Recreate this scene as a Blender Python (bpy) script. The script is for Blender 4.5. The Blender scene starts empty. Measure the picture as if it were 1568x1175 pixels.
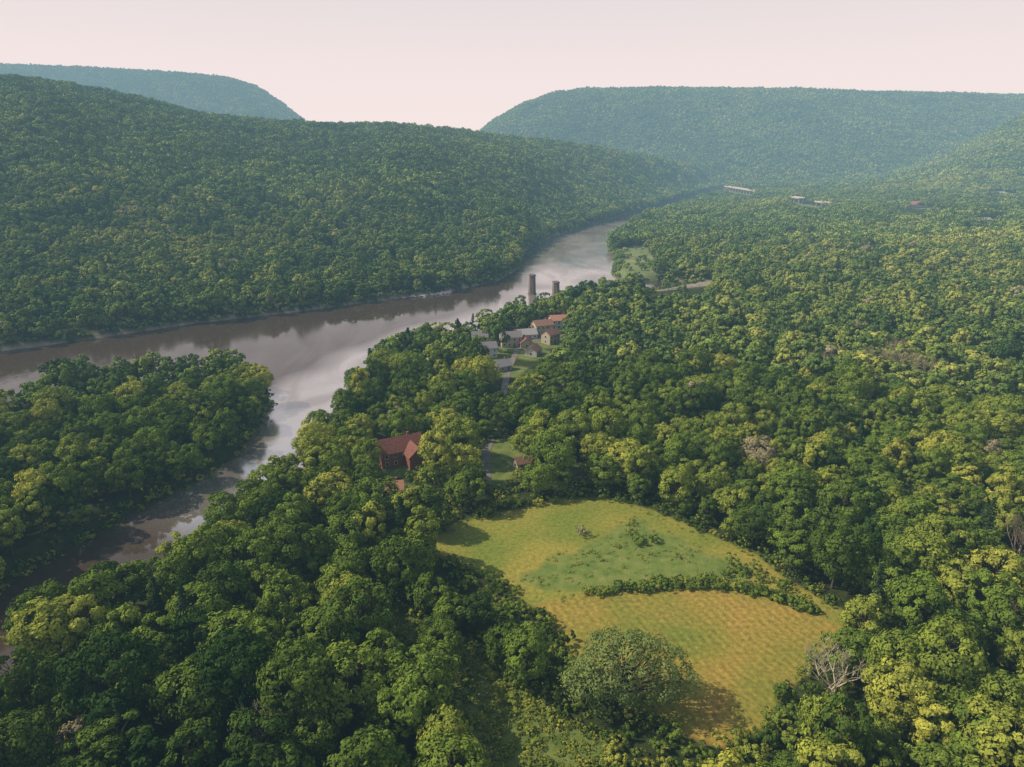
import bpy, math, random
import numpy as np
from mathutils import Vector, Matrix
random.seed(7); rng=np.random.default_rng(7)
sc=bpy.context.scene
sc.view_settings.view_transform='Standard'
try: sc.view_settings.look='None'
except Exception: pass
sc.view_settings.exposure=0
HC=105.0

# ------------------------------------------------------------------ map data (metres)
def pl(s): return np.array([[float(c) for c in p.split(',')] for p in s.split('|')])
BANK_FAR=pl("-398,334|-303,390|-263,421|-219,462|-162,497|-116,533|-57,573|-9,638|10,708|18,848|63,1015|155,1222|255,1476|453,1915|749,2495")
BANK_NEAR=pl("635,2102|367,1548|229,1226|177,1078|125,913|116,776|99,671|107,637|142,630|165,612|118,572|74,524|43,521|7,467|-19,434|-42,408|-65,379|-76,344|-81,304|-79,277|-78,227|-86,186|-90,162|-102,145|-109,122|-132,91")
RIVER=np.vstack([BANK_FAR,BANK_NEAR])
ISLAND=pl("-287,247|-218,274|-224,309|-214,328|-173,326|-140,340|-117,317|-109,296|-106,272|-104,241|-111,217|-122,194|-130,173|-135,153|-150,116|-260,150")
FAR_MEADOW=pl("-27,170|-17,182|-5,188|16,197|31,199|44,190|57,176|67,166|71,153|80,142|79,134|67,143|52,148|36,149|19,147|7,143|-2,153|-15,165")
ROUGH=pl("3,154|12,165|38,187|53,170|64,159|59,154|39,153|16,148")
NEAR_FIELD=pl("8,143|19,147|36,149|52,148|67,143|79,133|67,125|55,114|50,107|40,102|33,105|24,113|14,127")
GLADES=[pl("-10,126|-3,118|8,106|17,101|17,92|-2,92|-9,105|-11,116"),pl("-36,145|-26,141|-19,129|-28,133"),pl("-26,195|-22,195|-21,185|-24,183")]
LAWNS=[pl("-13,224|-11,243|-4,250|5,241|4,222|-3,205|-11,208"),pl("20,224|28,218|27,212|20,215"),pl("-13,330|-7,347|6,344|2,330")]
POINT=pl("127,852|169,893|153,730|130,630|97,630|110,700")
SAND=pl("93,623|119,619|181,616|176,589|116,559|111,576|158,595|137,605")
HEDGE=pl("3,147|9,145|19,148|38,151|53,151|61,149|68,145|74,140")
HEDGE2=pl("56,156|64,158|69,151|75,146")
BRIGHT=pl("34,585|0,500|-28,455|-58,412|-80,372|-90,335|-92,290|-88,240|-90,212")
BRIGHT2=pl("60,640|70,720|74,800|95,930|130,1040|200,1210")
HOUSE_SPOTS=[(-41,228,11),(-40,202,6),(4,222,5),(-14,366,10),(-1,390,11),(8,408,12),(19,420,12),(30,432,11),(12,370,9),(-5,340,6),(-19,390,8),(23,396,10),(8,388,10),(-160,338,6)]
FAR_SPOTS=[(800,1395,34),(727,1080,20),(1092,1592,30),(900,1300,16)]+[(670+(655-670)*t,2220+(1900-2220)*t,15) for t in np.linspace(0,1,14)]+[(660+(645-660)*t,1670+(1450-1670)*t,15) for t in np.linspace(0,1,12)]

def seg_d(px,py,poly,closed=True):
    d=np.full(px.shape,1e9); n=len(poly)
    for i in range(n if closed else n-1):
        a=poly[i]; b=poly[(i+1)%n]; e=b-a; L=e@e+1e-9
        t=np.clip(((px-a[0])*e[0]+(py-a[1])*e[1])/L,0,1)
        d=np.minimum(d,np.hypot(px-a[0]-t*e[0],py-a[1]-t*e[1]))
    return d
def sd(px,py,poly):
    inside=np.zeros(px.shape,bool); n=len(poly)
    for i in range(n):
        a=poly[i]; b=poly[(i+1)%n]
        c=((a[1]>py)!=(b[1]>py))
        with np.errstate(divide='ignore',invalid='ignore'):
            xx=(b[0]-a[0])*(py-a[1])/(b[1]-a[1]+1e-12)+a[0]
        inside^=c&(px<xx)
    d=seg_d(px,py,poly)
    return np.where(inside,d,-d)
def smooth(t): t=np.clip(t,0,1); return t*t*(3-2*t)
_perm=rng.random((256,256))
def vnoise(x,y):
    xi=np.floor(x).astype(int); yi=np.floor(y).astype(int); fx=x-xi; fy=y-yi
    fx=fx*fx*(3-2*fx); fy=fy*fy*(3-2*fy)
    g=lambda a,b:_perm[a%256,b%256]
    return (g(xi,yi)*(1-fx)+g(xi+1,yi)*fx)*(1-fy)+(g(xi,yi+1)*(1-fx)+g(xi+1,yi+1)*fx)*fy-0.5
def fbm(x,y,o=4):
    s=0;a=1
    for k in range(o): s=s+a*vnoise(x*2**k+17*k,y*2**k+31*k); a*=.5
    return s
H1=np.array([(-1133,1200,254),(-895,1300,238),(-813,1350,232),(-724,1400,213),(-588,1450,182),(-408,1500,169),(-255,1550,174),(-122,1620,163),(-6,1700,151),(107,1800,146),(258,1950,128),(432,2200,105),(629,2500,77),(783,2750,35),(859,2850,0)],float)
M1=np.array([(-3397,3600,552),(-2462,3600,529),(-2088,3600,515),(-1683,3600,494),(-1371,3600,471),(-1249,3600,434),(-1130,3600,360),(-1026,3600,277),(-921,3600,189),(-736,3600,43)],float)
M2=np.array([(-417,3400,29),(-259,3400,135),(-165,3400,204),(-73,3400,276),(48,3400,338),(198,3400,388),(348,3400,405),(647,3400,402),(1098,3400,393),(1550,3400,382),(2002,3400,371),(2360,3400,360),(3370,3400,327)],float)
M3=np.array([(956,2500,5),(1157,2500,14),(1331,2500,40),(1499,2500,95),(1644,2500,175),(1744,2500,230),(2461,2500,310)],float)
def ridge(x,y,R,base_a,base_y,drop=0,q=.25,back=900,gul=10,gs=300.):
    yy=np.maximum(y,1.0); a=x/yy; ra=R[:,0]/R[:,1]
    Yr=np.interp(a,ra,R[:,1]); Zr=np.interp(a,ra,R[:,2])-drop
    Zr=np.where(a>ra[-1],Zr*np.clip(1-(a-ra[-1])*12,0,1),Zr)
    Zr=np.where(a<ra[0],Zr*np.clip(1-(ra[0]-a)*1.0,0,1),Zr)
    Zr=np.maximum(Zr,0)
    Yb=np.interp(a,base_a,base_y)
    s=np.clip((y-Yb)/(Yr-Yb),0,1)
    h=Zr*(q*s+(1-q)*smooth(s))
    h=h+gul*fbm(x/gs+5,y/gs/2.2)*np.sin(np.pi*s)*np.clip(Zr/80,0,1)
    h=np.where(y>Yr,Zr*(1-.9*smooth((y-Yr)/back)),h)
    return np.where(y>1,h,0)
bf=BANK_FAR
def height(x,y):
    riv=sd(x,y,RIVER); isl=sd(x,y,ISLAND)
    land=np.maximum(-riv,isl)
    flat=seg_d(x,y,np.array([[20,130],[20,170],[-10,230],[10,400]]),False)
    base=4.5+ 1.6*fbm(x/60,y/60)*smooth((flat-45)/50)+ 14*smooth((x-250)/900)+6*fbm(x/260,y/260)*smooth((np.hypot(x,y)-450)/400)*(riv<0)
    h=base
    m1=ridge(x,y,M1,[-1,.5],[2500,2500],12,.2,1500,60,420)
    m2=ridge(x,y,M2,[-.2,.1,.3,.6,1.2],[2500,2450,2450,2350,2300],12,.3,1500,75,380)
    m3=ridge(x,y,M3,[0,1.2],[1500,1500],12,.3,500,22,300)
    h1=ridge(x,y,H1,bf[:,0]/bf[:,1],bf[:,1]+15,12,.35,700,42,260)
    h=h+np.maximum(np.maximum(m1,m2),np.maximum(m3,0))
    h=np.maximum(h,np.where(h1>0,h1+4.0,0))
    w=smooth((land+1.0)/9.0)
    return -3+(h+3)*w, land

# ------------------------------------------------------------------ materials
def newmat(name):
    m=bpy.data.materials.new(name); m.use_nodes=True
    nt=m.node_tree; nt.nodes.clear()
    o=nt.nodes.new('ShaderNodeOutputMaterial'); return m,nt,o
def ramp(nt,pts):
    r=nt.nodes.new('ShaderNodeValToRGB'); e=r.color_ramp.elements
    while len(e)<len(pts): e.new(.5)
    for k,(p,c) in enumerate(pts): e[k].position=p; e[k].color=(*c,1)
    return r
def mixc(nt,f,a,b,mode='MIX'):
    n=nt.nodes.new('ShaderNodeMix'); n.data_type='RGBA'; n.blend_type=mode
    for s,v in ((n.inputs[0],f),(n.inputs[6],a),(n.inputs[7],b)):
        if hasattr(v,'links'): nt.links.new(v,s)
        elif isinstance(v,(int,float)): s.default_value=v
        else: s.default_value=(*v,1)
    return n.outputs[2]
def noise(nt,scale,detail=4,coord=None,dist=0):
    n=nt.nodes.new('ShaderNodeTexNoise'); n.inputs['Scale'].default_value=scale; n.inputs['Detail'].default_value=detail; n.inputs['Distortion'].default_value=dist
    if coord is not None: nt.links.new(coord,n.inputs['Vector'])
    return n.outputs['Fac']
def simple(name,col,rough=.7,var=.25,scale=3.,spec=.3):
    m,nt,o=newmat(name); b=nt.nodes.new('ShaderNodeBsdfPrincipled')
    g=nt.nodes.new('ShaderNodeNewGeometry')
    nf=noise(nt,scale,3,g.outputs['Position'])
    r=ramp(nt,[(.3,tuple(c*(1-var) for c in col)),(.7,tuple(min(1,c*(1+var)) for c in col))])
    nt.links.new(nf,r.inputs[0]); nt.links.new(r.outputs[0],b.inputs['Base Color'])
    b.inputs['Roughness'].default_value=rough; b.inputs['Specular IOR Level'].default_value=spec
    nt.links.new(b.outputs[0],o.inputs[0]); return m
def leafmat(name,dark,mid,light,trans=.25,extra=None):
    m,nt,o=newmat(name)
    at=nt.nodes.new('ShaderNodeAttribute'); at.attribute_type='INSTANCER'; at.attribute_name='tint'
    pts=[(0,dark),(.5,mid),(.93,light)]
    if extra: pts.append((1.0,extra))
    r=ramp(nt,pts); nt.links.new(at.outputs['Fac'],r.inputs[0])
    t=nt.nodes.new('ShaderNodeAttribute'); t.attribute_name='tone'
    col=mixc(nt,1.0,r.outputs[0],t.outputs['Color'],'MULTIPLY')
    b=nt.nodes.new('ShaderNodeBsdfDiffuse'); nt.links.new(col,b.inputs['Color'])
    if trans<=0: nt.links.new(b.outputs[0],o.inputs[0]); return m
    tr=nt.nodes.new('ShaderNodeBsdfTranslucent')
    c2=mixc(nt,1.0,col,(1.25,1.3,.5),'MULTIPLY'); nt.links.new(c2,tr.inputs['Color'])
    mx=nt.nodes.new('ShaderNodeMixShader'); mx.inputs[0].default_value=trans
    nt.links.new(b.outputs[0],mx.inputs[1]); nt.links.new(tr.outputs[0],mx.inputs[2]); nt.links.new(mx.outputs[0],o.inputs[0])
    return m
LEAF=leafmat('leaf_mat',(.032,.068,.016),(.140,.212,.034),(.345,.365,.066),.17,(.30,.27,.16))
LEAFF=leafmat('far_leaf_mat',(.038,.078,.026),(.130,.200,.044),(.29,.325,.072),0,(.28,.26,.15))
WILLOW=leafmat('willow_leaf_mat',(.09,.12,.05),(.19,.25,.08),(.26,.31,.11))
PINE=leafmat('needle_mat',(.022,.048,.022),(.038,.072,.028),(.05,.09,.035),0)
BARK=simple('bark_mat',(.09,.07,.05),.9,.4,2)
DEAD=simple('dead_wood_mat',(.46,.40,.31),.85,.25,1.5)
BROWNTWIG=simple('dry_twig_mat',(.30,.24,.17),.85,.3,1.5)

# ------------------------------------------------------------------ mesh helper
class MB:
    def __init__(s): s.v=[];s.q=[];s.m=[];s.t=[];s.n=0
    def add(s,v,q,mat,tone):
        v=np.asarray(v,float);q=np.asarray(q,int)
        s.v.append(v);s.q.append(q+s.n);s.m.append(np.full(len(q),mat));
        s.t.append(np.broadcast_to(np.asarray(tone,float),(len(q),)).copy() if np.ndim(tone)<1 else np.asarray(tone,float)); s.n+=len(v)
    def build(s,name,mats):
        v=np.vstack(s.v);q=np.vstack(s.q);m=np.concatenate(s.m);t=np.concatenate(s.t)
        me=bpy.data.meshes.new(name); me.vertices.add(len(v)); me.vertices.foreach_set('co',v.ravel())
        me.loops.add(q.size); me.loops.foreach_set('vertex_index',q.ravel().astype(np.int32))
        me.polygons.add(len(q)); me.polygons.foreach_set('loop_start',np.arange(0,q.size,4,dtype=np.int32))
        for x in mats: me.materials.append(x)
        me.polygons.foreach_set('material_index',m.astype(np.int32))
        a=me.attributes.new('tone','FLOAT_COLOR','POINT')
        tv=np.ones(len(v)); tv[q.ravel()]=np.repeat(t,4)
        a.data.foreach_set('color',np.column_stack([tv**1.15,tv,tv**.8,np.ones(len(v))]).ravel())
        me.update(calc_edges=True); return me
def tube(mb,p0,p1,r0,r1,mat=0,n=5):
    p0=np.array(p0,float);p1=np.array(p1,float);d=p1-p0;L=np.linalg.norm(d)+1e-9;d/=L
    u=np.cross(d,[0,0,1.]) if abs(d[2])<.9 else np.cross(d,[1.,0,0]); u/=np.linalg.norm(u);w=np.cross(d,u)
    a=np.arange(n)*2*np.pi/n; ring=np.cos(a)[:,None]*u+np.sin(a)[:,None]*w
    v=np.vstack([p0+ring*r0,p1+ring*r1]); i=np.arange(n);j=(i+1)%n
    mb.add(v,np.column_stack([i,j,j+n,i+n]),mat,1.0)
def unit(v): return v/(np.linalg.norm(v,axis=1)[:,None]+1e-9)
def leaves(mb,c,nrm,size,mat,tone,asp=.6,r=rng):
    n=len(c); t=unit(np.cross(nrm,r.normal(size=(n,3)))); b=np.cross(nrm,t)
    s=(size*r.uniform(.6,1.3,n))[:,None]
    v=np.stack([c-t*s, c-b*s*asp+nrm*s*.12, c+t*s, c+b*s*asp-nrm*s*.12],1).reshape(-1,3)
    q=np.arange(4*n).reshape(n,4); mb.add(v,q,mat,tone)
def make_tree(name,Rr,Ht,nb,per,ls,mats,kind='broad',seed=0,trunk=True,rbs=(.20,.42)):
    r=np.random.default_rng(seed); mb=MB()
    base=Ht*(.16 if kind!='willow' else .1); zc=base+(Ht-base)*.5; Rz=(Ht-base)*.5
    if trunk:
        lean=r.normal(0,.25,2)
        tr=max(.16,Rr*.06)
        pts=[np.array([0,0,-1.]),np.array([lean[0]*.3,lean[1]*.3,Ht*.2]),np.array([lean[0],lean[1],Ht*.5]),np.array([lean[0]*1.5,lean[1]*1.5,Ht*.8])]
        for k in range(3): tube(mb,pts[k],pts[k+1],tr*(1.15-.32*k),tr*(1.15-.32*(k+1)),0,6)
    cs=[];rs=[]
    k=0; sq=r.uniform(.8,1.2); ph0=r.uniform(0,6)
    while len(cs)<nb and k<3000:
        k+=1
        z=r.uniform(-.75,.95); a=r.uniform(0,2*np.pi)
        prof=math.sqrt(max(0,1-z*z))
        if kind=='tall': prof=math.sqrt(max(0,1-abs(z)**2.6))
        rad=r.uniform(.5,.9)*(1+.16*math.sin(2*a+ph0)+.1*math.sin(3*a+ph0*2))
        c=np.array([math.cos(a)*prof*Rr*rad*sq,math.sin(a)*prof*Rr*rad/sq,zc+z*Rz*.78])
        rb=Rr*r.uniform(*rbs)*(1-.25*(z>.5))
        if any(np.linalg.norm(c-o)<.6*(rb+p) for o,p in zip(cs,rs)): continue
        cs.append(c);rs.append(rb)
    for c,rb in zip(cs,rs):
        if trunk:
            hz=min(Ht*.75,max(Ht*.2,c[2]-Rr*.6)); tube(mb,(0,0,hz),c,tr*.4,tr*.1,0,4)
        m=int(per*(rb/(Rr*.3))**1.5)+10
        d=unit(r.normal(size=(int(m*2.2),3)))
        out=(c-np.array([0,0,zc]))/np.array([Rr,Rr,Rz]); out/=np.linalg.norm(out)+1e-6
        keep=(d@out>-.15)&(d[:,2]>-.6); d=d[keep][:m]
        ph=r.uniform(0,6,4); lump=1+.17*np.sin(5*d[:,0]+ph[0])*np.sin(5*d[:,1]+ph[1])+.13*np.sin(8*d[:,2]+6*d[:,0]+ph[2])
        p=c+d*(rb*lump*r.uniform(.72,1.12,len(d)))[:,None]*np.array([1,1,.8])
        nn=unit(d+out*.25+np.array([0,0,.15])+r.normal(0,.25,size=d.shape))
        tone=r.uniform(.80,1.22)*r.uniform(.78,1.22,len(d))
        if kind=='willow':
            p[:,2]-=np.abs(r.normal(0,.8,len(d)))*np.hypot(p[:,0],p[:,1])/Rr; tone=tone**.5
        leaves(mb,p,nn,ls,1,tone,.6 if kind!='willow' else .45,r)
    return mb.build(name,mats)
def make_conifer(name,Rr,Ht,n,ls,mats,seed):
    r=np.random.default_rng(seed); mb=MB()
    tube(mb,(0,0,-1),(0,0,Ht*.97),Rr*.09,.03,0,6)
    lv=int(Ht*1.3)
    for k in range(lv):
        f=k/lv; z=Ht*(.1+.88*f); rad=Rr*(1-f)**.8+.25
        for j in range(7):
            a=r.uniform(0,2*np.pi); L=rad*r.uniform(.75,1.1)
            tip=np.array([math.cos(a)*L,math.sin(a)*L,z-L*.25]); o=np.array([0,0,z])
            tube(mb,o,tip,.06,.02,0,3)
            m=n; t=r.uniform(.15,1,m)**.7
            p=o+(tip-o)*t[:,None]+r.normal(0,.22,(m,3))*np.array([1,1,.5])*L*.35
            leaves(mb,p,unit(np.array([0,0,1.])+r.normal(0,.5,(m,3))+np.array([math.cos(a),math.sin(a),0])*.4),ls,1,r.uniform(.7,1.25,m),.45,r)
    return mb.build(name,mats)
def make_bare(name,Ht,spread,depth,mat,seed,upb=.25,r0=.35):
    r=random.Random(seed); mb=MB()
    def grow(p,d,L,rad,k):
        q=p
        for s in range(2):
            d2=(d+Vector((r.uniform(-1,1),r.uniform(-1,1),r.uniform(-.5,1)))*.14).normalized()
            e=q+d2*L*.5; tube(mb,q,e,rad*(1-.2*s),rad*(.8-.2*s),0,5 if k>2 else 3); q=e; d=d2
        if k==0: return
        for c in range(r.choice([2,3,3])):
            ax=Vector((r.uniform(-1,1),r.uniform(-1,1),r.uniform(-.3,.6))).normalized()
            nd=(d+ax*spread+Vector((0,0,upb))).normalized()
            grow(q,nd,L*r.uniform(.6,.85),rad*.6,k-1)
    for s in range(3): 
        grow(Vector((r.uniform(-.3,.3),r.uniform(-.3,.3),-.5)),Vector((r.uniform(-.5,.5),r.uniform(-.5,.5),1)).normalized(),Ht*.3,r0*(1 if s==0 else .7),depth)
    return mb.build(name,[mat])
TM=[BARK,LEAF]; TMF=[BARK,LEAFF]
hi=[]
specs=[(5.4,15,30,150,'broad'),(4.5,16.5,30,140,'tall'),(6.6,16,36,160,'broad'),(4.2,12,24,130,'broad'),(3.7,15.5,26,130,'tall'),(5.9,17.5,36,160,'tall'),(5.0,14,28,150,'broad')]
for i,(R_,H_,nb,per,k) in enumerate(specs): hi.append(make_tree('hi_tree_%02d'%i,R_,H_,nb,per,.36,TM,k,10+i))
hi.append(make_conifer('hi_tree_07',3.0,18,20,.34,[BARK,PINE],5))
mid=[make_tree('mid_tree_%02d'%i,R_,H_,int(nb*.7),46,.68,TMF,k,30+i) for i,(R_,H_,nb,per,k) in enumerate(specs[:6])]
mid.append(make_conifer('mid_tree_06',3.0,18,6,.6,[BARK,PINE],8))
def clump(name,seed,n,half,R0,R1,z0,z1,faces,ls):
    r=np.random.default_rng(seed); mb=MB()
    for k in range(n):
        x,y=r.uniform(-half,half,2); R_=r.uniform(R0,R1); z=r.uniform(z0,z1); T=r.uniform(.55,1.5)
        for b in range(4):
            oc=unit(r.normal(size=(1,3)))[0]*R_*.42; oc[2]=abs(oc[2])*.8; rb=R_*r.uniform(.52,.68)
            d=unit(r.normal(size=(faces//3,3))); d=d[(d[:,2]>-.25)&(d@oc>-.3*R_)][:faces//4]
            p=np.array([x,y,z])+oc+d*rb*np.array([1,1,.9])
            leaves(mb,p,unit(d+r.normal(0,.22,d.shape)),ls,1,T*r.uniform(.8,1.2,len(d)),.7,r)
    return mb.build(name,TMF)
groves=[clump('grove_%d'%i,60+i,11,14,3.6,6.6,5.0,12,60,1.15) for i in range(8)]
clumps=[clump('canopy_clump_%d'%i,80+i,17,19,4.0,7.4,5,13,32,1.9) for i in range(6)]
shr=[]
for i in range(4):
    shr.append(make_tree('shrub_%d'%i,1.6,[2.2,1.7,2.8,2.0][i],9,80,.16,TM,'broad',100+i,False))
shr_lo=[make_tree('shrublo_%d'%i,1.6,[2.2,1.7,2.8][i],7,30,.32,TMF,'broad',110+i,False) for i in range(3)]

def proto_coll(name,meshes):
    c=bpy.data.collections.new(name)
    for i,m in enumerate(meshes):
        o=bpy.data.objects.new('%s_v%02d'%(name,i),m); c.objects.link(o)
    return c
def scatter(name,coll,P,idx,rot,scl,tint):
    me=bpy.data.meshes.new(name); n=len(P); me.vertices.add(n); me.vertices.foreach_set('co',np.asarray(P,float).ravel())
    a=me.attributes.new('idx','INT','POINT'); a.data.foreach_set('value',np.asarray(idx,np.int32))
    a=me.attributes.new('rot','FLOAT_VECTOR','POINT'); a.data.foreach_set('vector',np.asarray(rot,float).ravel())
    a=me.attributes.new('scl','FLOAT_VECTOR','POINT'); a.data.foreach_set('vector',np.asarray(scl,float).ravel())
    a=me.attributes.new('tint','FLOAT','POINT'); a.data.foreach_set('value',np.asarray(tint,float))
    ob=bpy.data.objects.new(name,me); sc.collection.objects.link(ob)
    ng=bpy.data.node_groups.new(name+'_gn','GeometryNodeTree')
    ng.interface.new_socket('Geometry',in_out='INPUT',socket_type='NodeSocketGeometry')
    ng.interface.new_socket('Geometry',in_out='OUTPUT',socket_type='NodeSocketGeometry')
    N=ng.nodes.new; gi=N('NodeGroupInput'); go=N('NodeGroupOutput'); ip=N('GeometryNodeInstanceOnPoints'); ci=N('GeometryNodeCollectionInfo')
    ci.inputs['Collection'].default_value=coll; ci.inputs['Separate Children'].default_value=True; ci.inputs['Reset Children'].default_value=True
    def na(nm,t):
        x=N('GeometryNodeInputNamedAttribute'); x.data_type=t; x.inputs['Name'].default_value=nm
        return [o for o in x.outputs if o.enabled and o.name=='Attribute'][0]
    e=N('FunctionNodeEulerToRotation')
    L=ng.links.new
    L(gi.outputs[0],ip.inputs['Points']); L(ci.outputs[0],ip.inputs['Instance']); ip.inputs['Pick Instance'].default_value=True
    L(na('idx','INT'),ip.inputs['Instance Index']); L(na('rot','FLOAT_VECTOR'),e.inputs[0]); L(e.outputs[0],ip.inputs['Rotation'])
    L(na('scl','FLOAT_VECTOR'),ip.inputs['Scale']); L(ip.outputs[0],go.inputs[0])
    md=ob.modifiers.new('scatter','NODES'); md.node_group=ng
    return ob

# ------------------------------------------------------------------ terrain sheet
az=np.concatenate([np.linspace(-180,-52,20),np.arange(-50,50.01,.28),np.linspace(52,176,19)])*math.pi/180
rr=[18.]
while rr[-1]<16000: rr.append(rr[-1]*1.0062)
rr=np.array(rr); A,Rr=np.meshgrid(az,rr); X=Rr*np.sin(A); Y=Rr*np.cos(A)
Z,land=height(X,Y)
nr,na_=X.shape
v=np.column_stack([X.ravel(),Y.ravel(),Z.ravel()]); v=np.vstack([v,[0,0,4.5]])
i,j=np.meshgrid(np.arange(nr-1),np.arange(na_),indexing='ij'); j2=(j+1)%na_
q=np.column_stack([(i*na_+j).ravel(),(i*na_+j2).ravel(),((i+1)*na_+j2).ravel(),((i+1)*na_+j).ravel()])[:,::-1]
me=bpy.data.meshes.new('ground'); me.vertices.add(len(v)); me.vertices.foreach_set('co',v.ravel())
tri=np.column_stack([np.arange(na_),np.roll(np.arange(na_),-1),np.full(na_,len(v)-1)])
li=np.concatenate([q.ravel(),tri.ravel()]).astype(np.int32); ls=np.concatenate([np.arange(len(q))*4,len(q)*4+np.arange(na_)*3]).astype(np.int32)
me.loops.add(len(li)); me.loops.foreach_set('vertex_index',li); me.polygons.add(len(ls)); me.polygons.foreach_set('loop_start',ls)
me.update(calc_edges=True); me.polygons.foreach_set('use_smooth',np.ones(len(ls),bool))
wob=2.0*fbm(X/9,Y/9,3)
soft=lambda s,w=1.2: smooth((s+wob*.5+w)/(2*w))
nf=soft(sd(X,Y,NEAR_FIELD)-(-1.5),.7)
fm=soft(sd(X,Y,FAR_MEADOW)+1.5); ro=soft(sd(X,Y,ROUGH)+2*wob,1.5)
gl=np.zeros_like(X)
for g in GLADES+LAWNS: gl=np.maximum(gl,soft(sd(X,Y,g)+2))
for hx,hy,hr in HOUSE_SPOTS[:-1]: gl=np.maximum(gl,soft(hr+3-np.hypot(X-hx,Y-hy)))
for hx,hy,hr in FAR_SPOTS: gl=np.maximum(gl,soft(hr-np.hypot(X-hx,Y-hy),6))
ptm=soft(sd(X,Y,POINT)+4+14*fbm(X/25,Y/25,3),6)
dfb=seg_d(X,Y,BANK_FAR,False)
sand=np.maximum(soft(sd(X,Y,SAND)+2,4),np.where((land>-6)&(land<2.0),.45,0))
sand=np.maximum(sand,np.where((land>-3)&(land<4+3*wob)&(dfb<14)&(Y<1100),.9,0))
def addcol(nm,r,g,b,a):
    at=me.attributes.new(nm,'FLOAT_COLOR','POINT'); c=np.column_stack([r.ravel(),g.ravel(),b.ravel(),a.ravel()]); c=np.vstack([c,[0,0,0,1]])
    at.data.foreach_set('color',c.ravel())
addcol('zone',nf,fm,ro,np.ones_like(nf)); addcol('zone2',gl,ptm,sand,np.ones_like(nf))
ground=bpy.data.objects.new('ground',me); sc.collection.objects.link(ground)
m,nt,o=newmat('forest_floor_mat'); b=nt.nodes.new('ShaderNodeBsdfDiffuse')
g_=nt.nodes.new('ShaderNodeNewGeometry').outputs['Position']; r=ramp(nt,[(.3,(.020,.030,.010)),(.7,(.05,.062,.022))]); nt.links.new(noise(nt,.4,2,g_),r.inputs[0]); nt.links.new(r.outputs[0],b.inputs[0]); nt.links.new(b.outputs[0],o.inputs[0]); me.materials.append(m)
m,nt,o=newmat('open_land_mat'); b=nt.nodes.new('ShaderNodeBsdfPrincipled'); b.inputs['Roughness'].default_value=.95; b.inputs['Specular IOR Level'].default_value=.1
geo=nt.nodes.new('ShaderNodeNewGeometry').outputs['Position']
z1=nt.nodes.new('ShaderNodeAttribute'); z1.attribute_name='zone'; s1=nt.nodes.new('ShaderNodeSeparateColor'); nt.links.new(z1.outputs['Color'],s1.inputs[0])
z2=nt.nodes.new('ShaderNodeAttribute'); z2.attribute_name='zone2'; s2=nt.nodes.new('ShaderNodeSeparateColor'); nt.links.new(z2.outputs['Color'],s2.inputs[0])
def nr_(scale,pts,detail=6,dist=0,coord=None):
    r=ramp(nt,pts); nt.links.new(noise(nt,scale,detail,coord or geo,dist),r.inputs[0]); return r.outputs[0]
forest=nr_(.4,[(.3,(.020,.030,.010)),(.7,(.05,.062,.022))],2)
mp=nt.nodes.new('ShaderNodeMapping'); mp.inputs['Rotation'].default_value=(0,0,math.radians(-22)); nt.links.new(geo,mp.inputs[0])
wv=nt.nodes.new('ShaderNodeTexWave'); wv.inputs['Scale'].default_value=.15; wv.inputs['Distortion'].default_value=3.5; wv.inputs['Detail'].default_value=5; wv.inputs['Detail Scale'].default_value=.35; nt.links.new(mp.outputs[0],wv.inputs[0])
gold=nr_(.035,[(.36,(.135,.170,.032)),(.5,(.210,.188,.040)),(.66,(.300,.205,.054))],7,.6)
gold=mixc(nt,.09,gold,wv.outputs['Color'],'OVERLAY')
fine=nr_(.9,[(.3,(.33,.34,.3)),(.7,(.74,.70,.65))],8)
gold=mixc(nt,.8,gold,fine,'OVERLAY')
far=nr_(.05,[(.35,(.140,.180,.032)),(.65,(.245,.222,.048))],6,.4)
far=mixc(nt,.7,far,fine,'OVERLAY')
rough=nr_(.35,[(.3,(.085,.140,.028)),(.55,(.145,.190,.045)),(.75,(.215,.215,.075))],8,.3)
glade=nr_(.25,[(.3,(.07,.115,.026)),(.7,(.17,.20,.055))],8)
pt_=nr_(.03,[(.3,(.10,.15,.05)),(.7,(.20,.23,.095))],6)
snd=nr_(.2,[(.3,(.15,.13,.10)),(.7,(.34,.30,.24))],6)
c=mixc(nt,s1.outputs[1],forest,far); c=mixc(nt,s1.outputs[2],c,rough); c=mixc(nt,s1.outputs[0],c,gold)
c=mixc(nt,s2.outputs[0],c,glade); c=mixc(nt,s2.outputs[1],c,pt_); c=mixc(nt,s2.outputs[2],c,snd)
nt.links.new(c,b.inputs['Base Color'])
bp=nt.nodes.new('ShaderNodeBump'); bp.inputs['Strength'].default_value=.6; bp.inputs['Distance'].default_value=.25
nt.links.new(noise(nt,1.6,5,geo),bp.inputs['Height']); nt.links.new(bp.outputs[0],b.inputs['Normal'])
nt.links.new(b.outputs[0],o.inputs[0]); me.materials.append(m)
anyz=(np.maximum.reduce([nf,fm,ro,gl,ptm,sand])>.01).ravel(); mi=np.zeros(len(ls),np.int32)
mi[:len(q)]=anyz[q].any(axis=1); me.polygons.foreach_set('material_index',mi)

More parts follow.
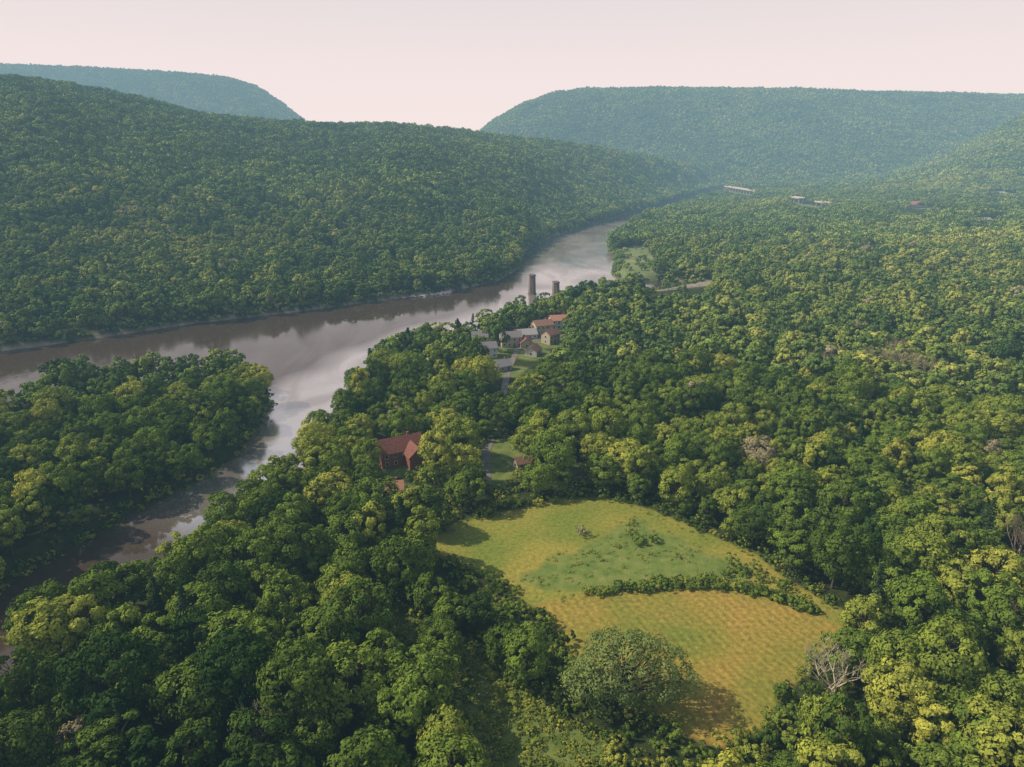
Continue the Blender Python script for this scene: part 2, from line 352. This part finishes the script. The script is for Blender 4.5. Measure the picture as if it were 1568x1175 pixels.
# ------------------------------------------------------------------ river: silty slack water, glare off the ripples painted into colour and IOR
gx=np.concatenate([[-1500,-700],np.arange(-460,260,6.),[400,600,900,1500]]); gy=np.concatenate([[-200,0],np.arange(70,1300,8.),[1500,1800,2200,2600,3000]])
GX,GY=np.meshgrid(gx,gy); nx=len(gx); ny=len(gy)
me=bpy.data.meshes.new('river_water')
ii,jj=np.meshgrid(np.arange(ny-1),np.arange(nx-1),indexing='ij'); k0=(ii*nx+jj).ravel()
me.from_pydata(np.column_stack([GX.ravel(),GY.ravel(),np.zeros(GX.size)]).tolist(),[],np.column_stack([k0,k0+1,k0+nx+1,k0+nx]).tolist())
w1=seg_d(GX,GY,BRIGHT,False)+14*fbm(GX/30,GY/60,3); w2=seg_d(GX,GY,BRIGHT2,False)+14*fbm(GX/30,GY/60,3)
glare_w=np.maximum(1-smooth((w1-10)/26),1-smooth((w2-32)/34))  # painted sky glare: paler base and higher IOR along these bands
at=me.attributes.new('sky_glare','FLOAT','POINT'); at.data.foreach_set('value',glare_w.ravel())
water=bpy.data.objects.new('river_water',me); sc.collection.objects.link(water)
m,nt,o=newmat('river_water_mat'); b=nt.nodes.new('ShaderNodeBsdfPrincipled')
geo=nt.nodes.new('ShaderNodeNewGeometry').outputs['Position']
ca=nt.nodes.new('ShaderNodeAttribute'); ca.attribute_name='sky_glare'
mp=nt.nodes.new('ShaderNodeMapping'); mp.inputs['Scale'].default_value=(1,.4,1); mp.inputs['Rotation'].default_value=(0,0,.5); nt.links.new(geo,mp.inputs[0])
st=ramp(nt,[(.35,(0,0,0)),(.6,(1,1,1))]); nt.links.new(noise(nt,.03,6,mp.outputs[0],1.5),st.inputs[0])
def mth(op,a,b_):
    n=nt.nodes.new('ShaderNodeMath'); n.operation=op
    for s,vv in ((n.inputs[0],a),(n.inputs[1],b_)):
        if hasattr(vv,'links'): nt.links.new(vv,s)
        else: s.default_value=vv
    return n.outputs[0]
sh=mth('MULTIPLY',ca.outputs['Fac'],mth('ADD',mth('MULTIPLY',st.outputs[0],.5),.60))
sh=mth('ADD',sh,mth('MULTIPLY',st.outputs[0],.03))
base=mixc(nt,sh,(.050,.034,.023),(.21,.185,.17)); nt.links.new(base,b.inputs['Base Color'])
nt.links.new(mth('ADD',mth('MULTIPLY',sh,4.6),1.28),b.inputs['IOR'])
rr_=ramp(nt,[(.42,(.03,)*3),(.60,(.14,)*3)]); nt.links.new(noise(nt,.016,6,mp.outputs[0],1.2),rr_.inputs[0]); nt.links.new(rr_.outputs[0],b.inputs['Roughness'])
bp=nt.nodes.new('ShaderNodeBump'); bp.inputs['Strength'].default_value=.16; bp.inputs['Distance'].default_value=.12
nt.links.new(noise(nt,.5,5,mp.outputs[0],.4),bp.inputs['Height']); nt.links.new(bp.outputs[0],b.inputs['Normal'])
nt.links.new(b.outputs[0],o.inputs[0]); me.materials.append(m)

# ------------------------------------------------------------------ forest placement
CLEAR=[NEAR_FIELD,FAR_MEADOW]+GLADES+LAWNS+[POINT,SAND]
def visible_clear(x,y,ts,m0=2.5,m1=.5,extra=0):
    """True where a tree would stand in (or crowd) an open clearing"""
    bad=np.zeros(x.shape,bool)
    far=y.min()>900
    for k,t in enumerate(ts):
        f=HC/(HC-t); qx=x*f; qy=y*f; mg=m0 if k==0 else m1
        if not far:
            for P_ in CLEAR: bad|=sd(qx,qy,P_)>-mg
            for hx,hy,hr in HOUSE_SPOTS: bad|=np.hypot(qx-hx,qy-hy)<(hr if k==0 else hr*.85)
        for hx,hy,hr in FAR_SPOTS: bad|=np.hypot(qx-hx,qy-hy)<hr+extra
    return bad
def grid_pts(y0r,y1r,sp,jit=.42):
    xs=np.arange(-.95*y1r-60,.95*y1r+60,sp); ys=np.arange(20,y1r+sp,sp*.9)
    X,Y=np.meshgrid(xs,ys); X=X+(np.arange(len(ys))%2)[:,None]*sp*.5
    X=X+rng.uniform(-jit,jit,X.shape)*sp; Y=Y+rng.uniform(-jit,jit,Y.shape)*sp
    d=np.hypot(X,Y); k=(d>=y0r)&(d<y1r)&(np.abs(X)<.88*Y+45)
    return X[k],Y[k]
def tint_at(x,y,sg=.20):
    n=fbm(x/45,y/45,3)*.35+fbm(x/300+9,y/300,2)*.25
    t=.46+n+rng.normal(0,sg,x.shape)
    t+=.10*smooth((x-30)/150)*(y<900)-.20*smooth((-x-10)/50)*smooth((230-np.hypot(x,y))/80)  # yellower to the right; vignette darkening at near left put into leaf colour
    t=np.clip(t,0,.93)
    if sg>.1:
        odd=rng.random(x.shape); t=np.where(odd>.99,1.0,t)
    return t
def on_land(x,y,m):
    h,l=height(x,y); return h,l>m
hero_spots=[(24,112,10),(66,111,6.5),(-41,97,4),(132,156,4),(63,105,5)]
def place(y0,y1,sp,nv,pine,base=1.0,mland=2.0,extra=0,sg=.20):
    x,y=grid_pts(y0,y1,sp)
    h,ok=on_land(x,y,mland)
    ok&=~visible_clear(x,y,(0,5,10,14,16),extra=extra)
    if y0<900: ok&=(seg_d(x,y,BANK_FAR,False)>5.5)
    for hx,hy,hr in hero_spots: ok&=np.hypot(x-hx,y-hy)>hr
    x,y,h=x[ok],y[ok],h[ok]; n=len(x)
    idx=rng.integers(0,nv,n)
    if pine is not None:
        idx=np.where(rng.random(n)<.025+.08*(fbm(x/80,y/80,2)>.25),pine,idx)
    s=base*rng.uniform(.62,1.16,n)*(1+.22*fbm(x/70+3,y/70,2)); sz=s*rng.uniform(.82,1.14,n)
    rot=np.column_stack([rng.normal(0,.05,n),rng.normal(0,.05,n),rng.uniform(0,6.28,n)])
    return x,y,h,idx,rot,np.column_stack([s,s,sz]),tint_at(x,y,sg)
CH=proto_coll('tree_near_kit',hi); CM=proto_coll('tree_mid_kit',mid); CG=proto_coll('grove_kit',groves); CC=proto_coll('canopy_kit',clumps)
CS=proto_coll('shrub_kit',shr); CSL=proto_coll('shrub_far_kit',shr_lo)
x,y,h,idx,rot,scl,tint=place(45,330,7.8,7,7,1.0,3.0)
d=np.hypot(x,y); ind=d<150
for k in np.where(ind)[0]:
    nm='pine_tree' if idx[k]==7 else 'deciduous_tree'
    ob=bpy.data.objects.new(nm,hi[idx[k]]); ob.location=(x[k],y[k],h[k]-.2); ob.rotation_euler=rot[k]; ob.scale=scl[k]; ob['tint']=float(tint[k]); sc.collection.objects.link(ob)
k=~ind; scatter('forest_near_valley',CH,np.column_stack([x,y,h-.2])[k],idx[k],rot[k],scl[k],tint[k])
x,y,h,idx,rot,scl,tint=place(330,900,8.0,6,6,1.0,3.0); scatter('forest_mid_valley',CM,np.column_stack([x,y,h-.2]),idx,rot,scl,tint)
def tiles(name,C,nv,y0,y1,sp,mland,extra):
    x,y,h,idx,rot,scl,tint=place(y0,y1,sp,nv,None,1,mland,extra,.07)
    n=len(x); th=rng.uniform(0,6.28,n); e=6.; hx,_=height(x+e,y); hy,_=height(x,y+e); gx=(hx-h)/e; gy=(hy-h)/e
    ax=gx*np.cos(th)+gy*np.sin(th); ay=-gx*np.sin(th)+gy*np.cos(th)
    rot=np.array([(Matrix.Rotation(t,3,'Z')@Matrix.Rotation(math.atan(b_),3,'X')@Matrix.Rotation(-math.atan(a_),3,'Y')).to_euler('XYZ')[:] for t,a_,b_ in zip(th,ax,ay)])
    s=rng.uniform(.88,1.12,n); scatter(name,C,np.column_stack([x,y,h]),idx,rot,np.column_stack([s,s,s*rng.uniform(.85,1.15,n)]),tint)
tiles('forest_far_slopes',CG,8,900,2200,19.5,7,4)
tiles('forest_mountain_canopy',CC,6,2200,4300,28,12,8)
x,y=grid_pts(900,2200,9); h,l=height(x,y); ok=(l>3)&(l<16); ok&=~visible_clear(x,y,(0,5,10,14)); x,y,h=x[ok],y[ok],h[ok]; n=len(x); s=rng.uniform(.7,1.1,n)
scatter('riverbank_trees',CM,np.column_stack([x,y,h-.2]),rng.integers(0,6,n),np.column_stack([np.zeros(n),np.zeros(n),rng.uniform(0,6.28,n)]),np.column_stack([s,s,s]),tint_at(x,y))
def sc3(name,C,x,y,h,dz,nv,s,t,fl=1.0):
    n=len(x); scatter(name,C,np.column_stack([x,y,h-dz]),rng.integers(0,nv,n),np.column_stack([np.zeros(n),np.zeros(n),rng.uniform(0,6.28,n)]),np.column_stack([s,s,s*fl]),t)
x,y=grid_pts(60,330,2.8); h,l=height(x,y)
ed=np.full(x.shape,-1e9)
for P_ in [NEAR_FIELD,FAR_MEADOW]+GLADES+LAWNS[:1]: ed=np.maximum(ed,sd(x,y,P_))
ok=(l>.6)&(((ed<-.3)&(ed>-7)&(rng.random(len(x))<.8))|((l<6)&(rng.random(len(x))<.75))|(rng.random(len(x))<.05)|((ed>-28)&(ed<-6)&(rng.random(len(x))<.3)))&(ed<-.3)
for hx_,hy_,hr in HOUSE_SPOTS: ok&=np.hypot(x-hx_,y-hy_)>hr
x,y,h=x[ok],y[ok],h[ok]; n=len(x); sc3('undergrowth',CS,x,y,h,.3,4,rng.uniform(.6,1.5,n),np.clip(tint_at(x,y)+.1,0,.93))
x,y=grid_pts(330,1000,4); h,l=height(x,y); ok=(l>.8)&(l<7); pd=sd(x,y,POINT); ok&=(pd<0)|(rng.random(len(x))<.4); ok&=(seg_d(x,y,BANK_FAR,False)>3.5); ok|=(pd>-25)&(l>3)&(rng.random(len(x))<.06+.35*fbm(x/25,y/25,3)); x,y,h=x[ok],y[ok],h[ok]; n=len(x)
sc3('riverbank_undergrowth',CSL,x,y,h,.3,3,rng.uniform(1.2,2.4,n),tint_at(x,y))
# meadow tufts
x=rng.uniform(-40,85,12000); y=rng.uniform(85,205,12000); N_=len(x)
dr=sd(x,y,ROUGH); dg=np.maximum.reduce([sd(x,y,g) for g in GLADES]); df=sd(x,y,FAR_MEADOW)
ok=(((dr>-1)&(rng.random(N_)<.42*(fbm(x/8,y/8,3)+.45)))|((dg>-3)&(rng.random(N_)<.9))|((df>0)&(df<2)&(rng.random(N_)<.25)))
gsel=(dg>-3)[ok]
x,y=x[ok],y[ok]; h,_=height(x,y); n=len(x); s=rng.uniform(.12,.38,n)*(1+1.2*(rng.random(n)>.97)); s=np.where(gsel,s*rng.uniform(.8,2.4,n),s)
sc3('meadow_tufts',CS,x,y,h,.08,4,s,np.clip(.85+rng.normal(0,.12,n)-.15*gsel,0,.93),.7)
def along(P_,sp,w):
    pts=[]
    for a,b_ in zip(P_[:-1],P_[1:]):
        L=np.linalg.norm(b_-a); 
        for t in np.arange(0,L,sp): pts.append(a+(b_-a)*t/L+rng.normal(0,w,2))
    return np.array(pts)
hp=np.vstack([along(HEDGE[2:],.7,.5),along(HEDGE[3:],.9,.9)+[0,1.0],along(HEDGE2,1.2,.9)]); h,_=height(hp[:,0],hp[:,1]); n=len(hp)
sc3('hedgerow',CS,hp[:,0],hp[:,1],h,.2,4,rng.uniform(.4,1.15,n),np.clip(.5+rng.normal(0,.15,n),0,.93))
def single(name,me_,x,y,s,tint,sz=None,dz=-.2,rz=0):
    h,_=height(np.array([float(x)]),np.array([float(y)])); ob=bpy.data.objects.new(name,me_); ob.location=(x,y,float(h[0])+dz); ob.scale=(s,s,sz or s); ob.rotation_euler=(0,0,rz); ob['tint']=tint; sc.collection.objects.link(ob); return ob
for (x,y,s,t,i) in [(21,177,1.3,.99,0),(35,176,1.3,.6,2),(38,172,1.5,.5,1),(41,173,1.2,.6,3),(36,183,.8,.8,0),(46,165,.6,.7,1),(60,161,1.3,.5,2),(30,170,.5,.8,0),(25,163,.5,.8,1)]:
    single('meadow_bush',shr[i],x,y,s,t,rz=x)
single('young_tree',hi[3],55,112,.40,.35)
wm=make_tree('willow_tree',11,16,60,300,.36,[BARK,WILLOW],'willow',7,True,(.17,.34))
single('willow_tree',wm,23,112,.98,.5)
dm=make_bare('dead_tree',14,.75,5,DEAD,3,.22,.38)
single('dead_tree',dm,66,112,1.0,.5)
single('dead_tree',make_bare('dead_tree_b',15,.5,5,DEAD,9,.35,.3),-41,98,1.0,.5)
bt=make_bare('bare_tree',16,.5,5,BROWNTWIG,12,.3,.32)
for (x,y) in [(179,319),(190,304),(198,335),(144,314),(132,156),(185,312)]: single('dead_tree',bt,x,y,1.25,.5,rz=x)

# ------------------------------------------------------------------ buildings
WHITE=simple('white_siding_mat',(.54,.52,.49),.6,.08,4); CREAM=simple('cream_siding_mat',(.42,.36,.29),.6,.1,4); BRICK=simple('brick_mat',(.22,.09,.065),.8,.3,6)
GREYR=simple('grey_shingle_mat',(.19,.185,.19),.8,.25,5); REDR=simple('red_shingle_mat',(.165,.066,.048),.85,.4,2); ORR=simple('orange_roof_mat',(.36,.18,.12),.8,.2,5); LGREY=simple('light_roof_mat',(.31,.30,.30),.7,.2,4); BROWNR=simple('brown_shingle_mat',(.23,.13,.09),.8,.3,4)
GLASS=simple('window_glass_mat',(.03,.04,.05),.1,.1,1,.6); TRIM=simple('trim_mat',(.75,.74,.72),.5,.05,3); STONE=simple('pier_stone_mat',(.12,.095,.08),.9,.45,1.2); CONC=simple('concrete_mat',(.42,.38,.35),.8,.15,.5); ASPH=simple('lane_gravel_mat',(.16,.145,.125),.9,.25,.8)
def boxm(vs_list,name,mat,parent):
    verts=[];faces=[]
    for (x0,x1,y0,y1,z0,z1) in vs_list:
        b0=len(verts); verts+=[(x0,y0,z0),(x1,y0,z0),(x1,y1,z0),(x0,y1,z0),(x0,y0,z1),(x1,y0,z1),(x1,y1,z1),(x0,y1,z1)]
        faces+=[tuple(b0+i for i in f) for f in [(3,2,1,0),(4,5,6,7),(0,1,5,4),(1,2,6,5),(2,3,7,6),(3,0,4,7)]]
    me=bpy.data.meshes.new(name); me.from_pydata(verts,[],faces); me.materials.append(mat); ob=bpy.data.objects.new(name,me); sc.collection.objects.link(ob); ob.parent=parent; return ob
def gable(name,x0,x1,y0,y1,z,rh,mat,wall,parent,ov=.5):
    ym=(y0+y1)/2; me=bpy.data.meshes.new(name)
    X0,X1,Y0,Y1=x0-ov,x1+ov,y0-ov,y1+ov; zl=z-ov*rh/(ym-y0); t=.18
    v=[(X0,Y0,zl),(X1,Y0,zl),(X1,ym,z+rh),(X0,ym,z+rh),(X0,Y1,zl),(X1,Y1,zl)]
    v+=[(a,b_,c+t) for a,b_,c in v]
    f=[(0,3,2,1),(3,4,5,2),(6,7,8,9),(9,8,11,10),(0,1,7,6),(5,4,10,11),(1,2,8,7),(2,5,11,8),(3,0,6,9),(4,3,9,10)]
    me.from_pydata(v,[],f); me.materials.append(mat); ob=bpy.data.objects.new(name,me); sc.collection.objects.link(ob); ob.parent=parent
    me=bpy.data.meshes.new(name+'_gable_wall'); v=[(x0,y0,z),(x0,y1,z),(x0,ym,z+rh-.05),(x1,y0,z),(x1,y1,z),(x1,ym,z+rh-.05)]
    me.from_pydata(v,[],[(0,2,1),(3,4,5)]); me.materials.append(wall); ob=bpy.data.objects.new(name+'_gable_wall',me); sc.collection.objects.link(ob); ob.parent=parent
def house(name,x,y,rz,w,d_,hw,rh,wall,roof,wing=None,floors=1):
    h,_=height(np.array([float(x)]),np.array([float(y)])); E=bpy.data.objects.new(name,None); E.location=(x,y,float(h[0])); E.rotation_euler=(0,0,rz); sc.collection.objects.link(E)
    boxm([(-w/2,w/2,-d_/2,d_/2,-1,hw)],'walls',wall,E); gable('roof',-w/2,w/2,-d_/2,d_/2,hw,rh,roof,wall,E)
    win=[];fr=[]
    nw=max(2,int(w/3))
    for fl in range(floors):
        zc=1.5+2.8*fl
        for k in range(nw):
            cx=-w/2+(k+.5)*w/nw
            if fl==0 and k==nw//2: continue
            for sy in (-1,1):
                a,b_=sorted([sy*(d_/2+.003),sy*(d_/2+.05)]); fr.append((cx-.65,cx+.65,a,b_,zc-.75,zc+.75))
                a,b_=sorted([sy*(d_/2+.05),sy*(d_/2+.08)]); win.append((cx-.52,cx+.52,a,b_,zc-.62,zc+.62))
        for sx in (-1,1):
            a,b_=sorted([sx*(w/2+.003),sx*(w/2+.05)]); fr.append((a,b_,-.65,.65,zc-.75,zc+.75))
            a,b_=sorted([sx*(w/2+.05),sx*(w/2+.08)]); win.append((a,b_,-.52,.52,zc-.62,zc+.62))
    boxm(fr,'window_frames',TRIM,E); boxm(win,'window_glass',GLASS,E)
    cx=-w/2+(nw//2+.5)*w/nw; boxm([(cx-.5,cx+.5,-d_/2-.07,-d_/2-.004,-.1,2.1)],'door',BRICK,E)
    boxm([(w*.2,w*.2+.8,.3,1.1,hw,hw+rh+.9)],'chimney',BRICK,E)
    if wing:
        wx,wy,ww,wd,wr=wing
        boxm([(wx-ww/2,wx+ww/2,wy-wd/2,wy+wd/2,-1,hw*.9)],'wing_walls',wall,E)
        E2=bpy.data.objects.new('wing',None); sc.collection.objects.link(E2); E2.parent=E; E2.location=(wx,wy,0); E2.rotation_euler=(0,0,math.pi/2)
        gable('wing_roof',-wd/2,wd/2,-ww/2,ww/2,hw*.9,wr,roof,wall,E2)
    return E
house('red_roof_house',-41,229,.5,16,9,5.6,3.8,BRICK,REDR,(3.5,-6.6,7,7.5,3),2)
house('garden_cottage',-40,202,.2,8,6,2.8,2,CREAM,ORR)
house('garden_shed',4,223,.4,6,4,2.6,1.6,CREAM,BROWNR)
tn=[(-14,366,.3,10,8,WHITE,GREYR,2),(-1,390,.25,12,8,CREAM,GREYR,2),(8,408,.3,13,9,WHITE,LGREY,1),(19,420,.4,12,9,CREAM,BROWNR,2),(31,434,.2,13,9,WHITE,ORR,2),(12,370,1.2,9,7,WHITE,BROWNR,1),(-5,341,.6,8,6,CREAM,LGREY,1),(-19,390,.1,9,7,WHITE,GREYR,2),(23,396,.8,9,7,CREAM,BROWNR,2),(8,388,1.7,9,7,CREAM,REDR,1),(-160,338,.3,7,5,WHITE,LGREY,1)]
for (x,y,rz,w,d_,wl,rf,fl) in tn: house('village_house',x,y,rz,w,d_,2.9*fl,2.6,wl,rf,None,fl)
house('hillside_hotel',800,1395,.1,50,16,7,6,CREAM,ORR,None,2)
house('distant_house',727,1080,.2,22,12,6,3,WHITE,LGREY,None,2)
house('distant_house',900,1300,.2,18,11,6,3,WHITE,GREYR,None,2)
house('distant_house',1092,1592,.2,34,14,8,3,WHITE,LGREY,None,2)
def pier(x,y,ht):
    import bmesh
    bm=bmesh.new(); prof=[(-2.2,-4.2),(0,-6.2),(2.2,-4.2),(2.2,4.2),(0,6.2),(-2.2,4.2)]
    levels=[(-4,1.35),(1.2,1.3),(1.25,1.12),(ht*.55,1.02),(ht-1.2,.95),(ht-1.15,1.1),(ht-.4,1.1),(ht,.98)]
    rings=[[bm.verts.new((px*s*1.05,py*s*.62,z)) for px,py in prof] for z,s in levels]
    for a,b_ in zip(rings[:-1],rings[1:]):
        for i in range(6): bm.faces.new((a[i],a[(i+1)%6],b_[(i+1)%6],b_[i]))
    bm.faces.new(rings[-1]); me=bpy.data.meshes.new('stone_bridge_pier'); bm.to_mesh(me); me.materials.append(STONE)
    ob=bpy.data.objects.new('stone_bridge_pier',me); ob.location=(x,y,0); ob.rotation_euler=(0,0,.2); sc.collection.objects.link(ob)
pier(17,573,16.5); pier(36,556,13.5)
def strip(name,P_,w,mat,zf,dz):
    P_=np.array(P_,float); pts=along(P_,4,0); pts=np.vstack([pts,P_[-1]]); T=np.gradient(pts,axis=0); T/=np.linalg.norm(T,axis=1)[:,None]; N=np.column_stack([-T[:,1],T[:,0]])
    a=pts+N*w/2;b_=pts-N*w/2; za=zf(a)+dz; zb=zf(b_)+dz
    n=len(pts); v=np.vstack([np.column_stack([a,za]),np.column_stack([b_,zb])]); f=[(i,i+n,i+n+1,i+1) for i in range(n-1)]
    me=bpy.data.meshes.new(name); me.from_pydata(v.tolist(),[],f); me.materials.append(mat); ob=bpy.data.objects.new(name,me); sc.collection.objects.link(ob); return ob
strip('village_lane',[(-9,208),(-9,222),(-10,236),(-6,263),(-4,304),(-2,341),(3,379),(13,400),(20,408)],3.2,ASPH,lambda p:height(p[:,0],p[:,1])[0],.12)
def viaduct(P_,dz):
    E=bpy.data.objects.new('highway_viaduct',None); sc.collection.objects.link(E)
    P_=np.array(P_,float); a=P_[0];b_=P_[1];L=np.linalg.norm(b_-a); E.location=(a[0],a[1],0); E.rotation_euler=(0,0,math.atan2(b_[1]-a[1],b_[0]-a[0]))
    hh,_=height(P_[:,0],P_[:,1]); z=float(hh.max())+dz
    boxm([(0,L,-7,7,z-1.8,z)],'deck',CONC,E); boxm([(0,L,-6.6,6.6,z+.004,z+.02)],'carriageway',CONC,E); boxm([(0,L,-7,-6.62,z+.003,z+1.1),(0,L,6.62,7,z+.003,z+1.1)],'parapets',CONC,E)
    boxm([(k,k+1.6,s-1,s+1,-4,z-1.803) for k in np.arange(6,L-3,30) for s in (-4,4)],'columns',CONC,E)
viaduct([(670,2220),(655,1890)],12); viaduct([(660,1670),(656,1600)],12); viaduct([(650,1500),(645,1430)],12)
mb=MB(); r=np.random.default_rng(4)
for k in range(60):
    t=r.uniform(0,1); p=np.array([-85+t*34,556+t*22+r.normal(0,1.2),.2]); s=r.uniform(.5,1.8); tube(mb,p,p+np.array([r.normal(0,.3),r.normal(0,.3),s]),s*1.2,s*.5,0,5)
    a=p+[-s*.5,-s*.5,s]; mb.add([a,a+[s,0,0],a+[s,s,0],a+[0,s,0]],[[0,1,2,3]],0,1)
ob=bpy.data.objects.new('riverbank_rocks',mb.build('riverbank_rocks',[CONC])); sc.collection.objects.link(ob)

# ------------------------------------------------------------------ haze, sky, sun, camera
me=bpy.data.meshes.new('valley_haze'); x0,x1,y0,y1,z0,z1=-7000,7000,-3000,7000,-20,900
me.from_pydata([(x0,y0,z0),(x1,y0,z0),(x1,y1,z0),(x0,y1,z0),(x0,y0,z1),(x1,y0,z1),(x1,y1,z1),(x0,y1,z1)],[],[(3,2,1,0),(4,5,6,7),(0,1,5,4),(1,2,6,5),(2,3,7,6),(3,0,4,7)])
hz=bpy.data.objects.new('valley_haze',me); sc.collection.objects.link(hz)
m,nt,o=newmat('haze_mat'); va=nt.nodes.new('ShaderNodeVolumeAbsorption'); em=nt.nodes.new('ShaderNodeEmission'); ad=nt.nodes.new('ShaderNodeAddShader')
sig=np.array([6.0e-5,12.0e-5,15.5e-5]); D=2e-4; cs=1-sig/D
va.inputs['Density'].default_value=D; va.inputs['Color'].default_value=(*cs,1)
skyc=np.array([.88,.78,.77]); e=sig*skyc/1e-4
em.inputs['Color'].default_value=(*e,1); em.inputs['Strength'].default_value=1e-4
nt.links.new(va.outputs[0],ad.inputs[0]); nt.links.new(em.outputs[0],ad.inputs[1]); nt.links.new(ad.outputs[0],o.inputs['Volume']); me.materials.append(m)

S=Vector((-.83,.12,.75)).normalized(); el=math.asin(S.z); rotz=math.atan2(S.x,S.y)
w=bpy.data.worlds.new('World'); sc.world=w; w.use_nodes=True; nt=w.node_tree; nt.nodes.clear()
sky=nt.nodes.new('ShaderNodeTexSky'); sky.sky_type='NISHITA'; sky.sun_disc=False; sky.sun_elevation=el; sky.sun_rotation=rotz; sky.dust_density=3.0; sky.air_density=1.0
tc=nt.nodes.new('ShaderNodeTexCoord'); sp=nt.nodes.new('ShaderNodeSeparateXYZ'); nt.links.new(tc.outputs['Generated'],sp.inputs[0])
rp=ramp(nt,[(0,(1,1,1)),(.34,(.92,.92,.92)),(.48,(.3,.3,.3)),(.7,(0.0,0.0,0.0))]); nt.links.new(sp.outputs['Z'],rp.inputs[0])
hzc=ramp(nt,[(0,(.97,.85,.82)),(.10,(.92,.80,.78)),(.25,(.74,.655,.68)),(.5,(.78,.74,.75))]); nt.links.new(sp.outputs['Z'],hzc.inputs[0])
sca=mixc(nt,1.0,hzc.outputs[0],(10,10,10),'MULTIPLY')
col=mixc(nt,rp.outputs[0],sky.outputs[0],sca)
bg=nt.nodes.new('ShaderNodeBackground'); bg.inputs[1].default_value=.1; nt.links.new(col,bg.inputs[0]); ow=nt.nodes.new('ShaderNodeOutputWorld'); nt.links.new(bg.outputs[0],ow.inputs[0])
sl=bpy.data.lights.new('sun','SUN'); sl.energy=5.0; sl.angle=math.radians(.5); sl.color=(1,.93,.76); so=bpy.data.objects.new('sun',sl); so.rotation_euler=S.to_track_quat('Z','Y').to_euler(); so.location=(0,0,300); sc.collection.objects.link(so)
cam=bpy.data.cameras.new('camera'); cam.sensor_width=36; cam.lens=24.01; cam.clip_end=30000; cam.clip_start=.5
co=bpy.data.objects.new('camera',cam); co.location=(0,0,110); co.rotation_euler=(math.radians(90-18.35),0,0); sc.collection.objects.link(co); sc.camera=co
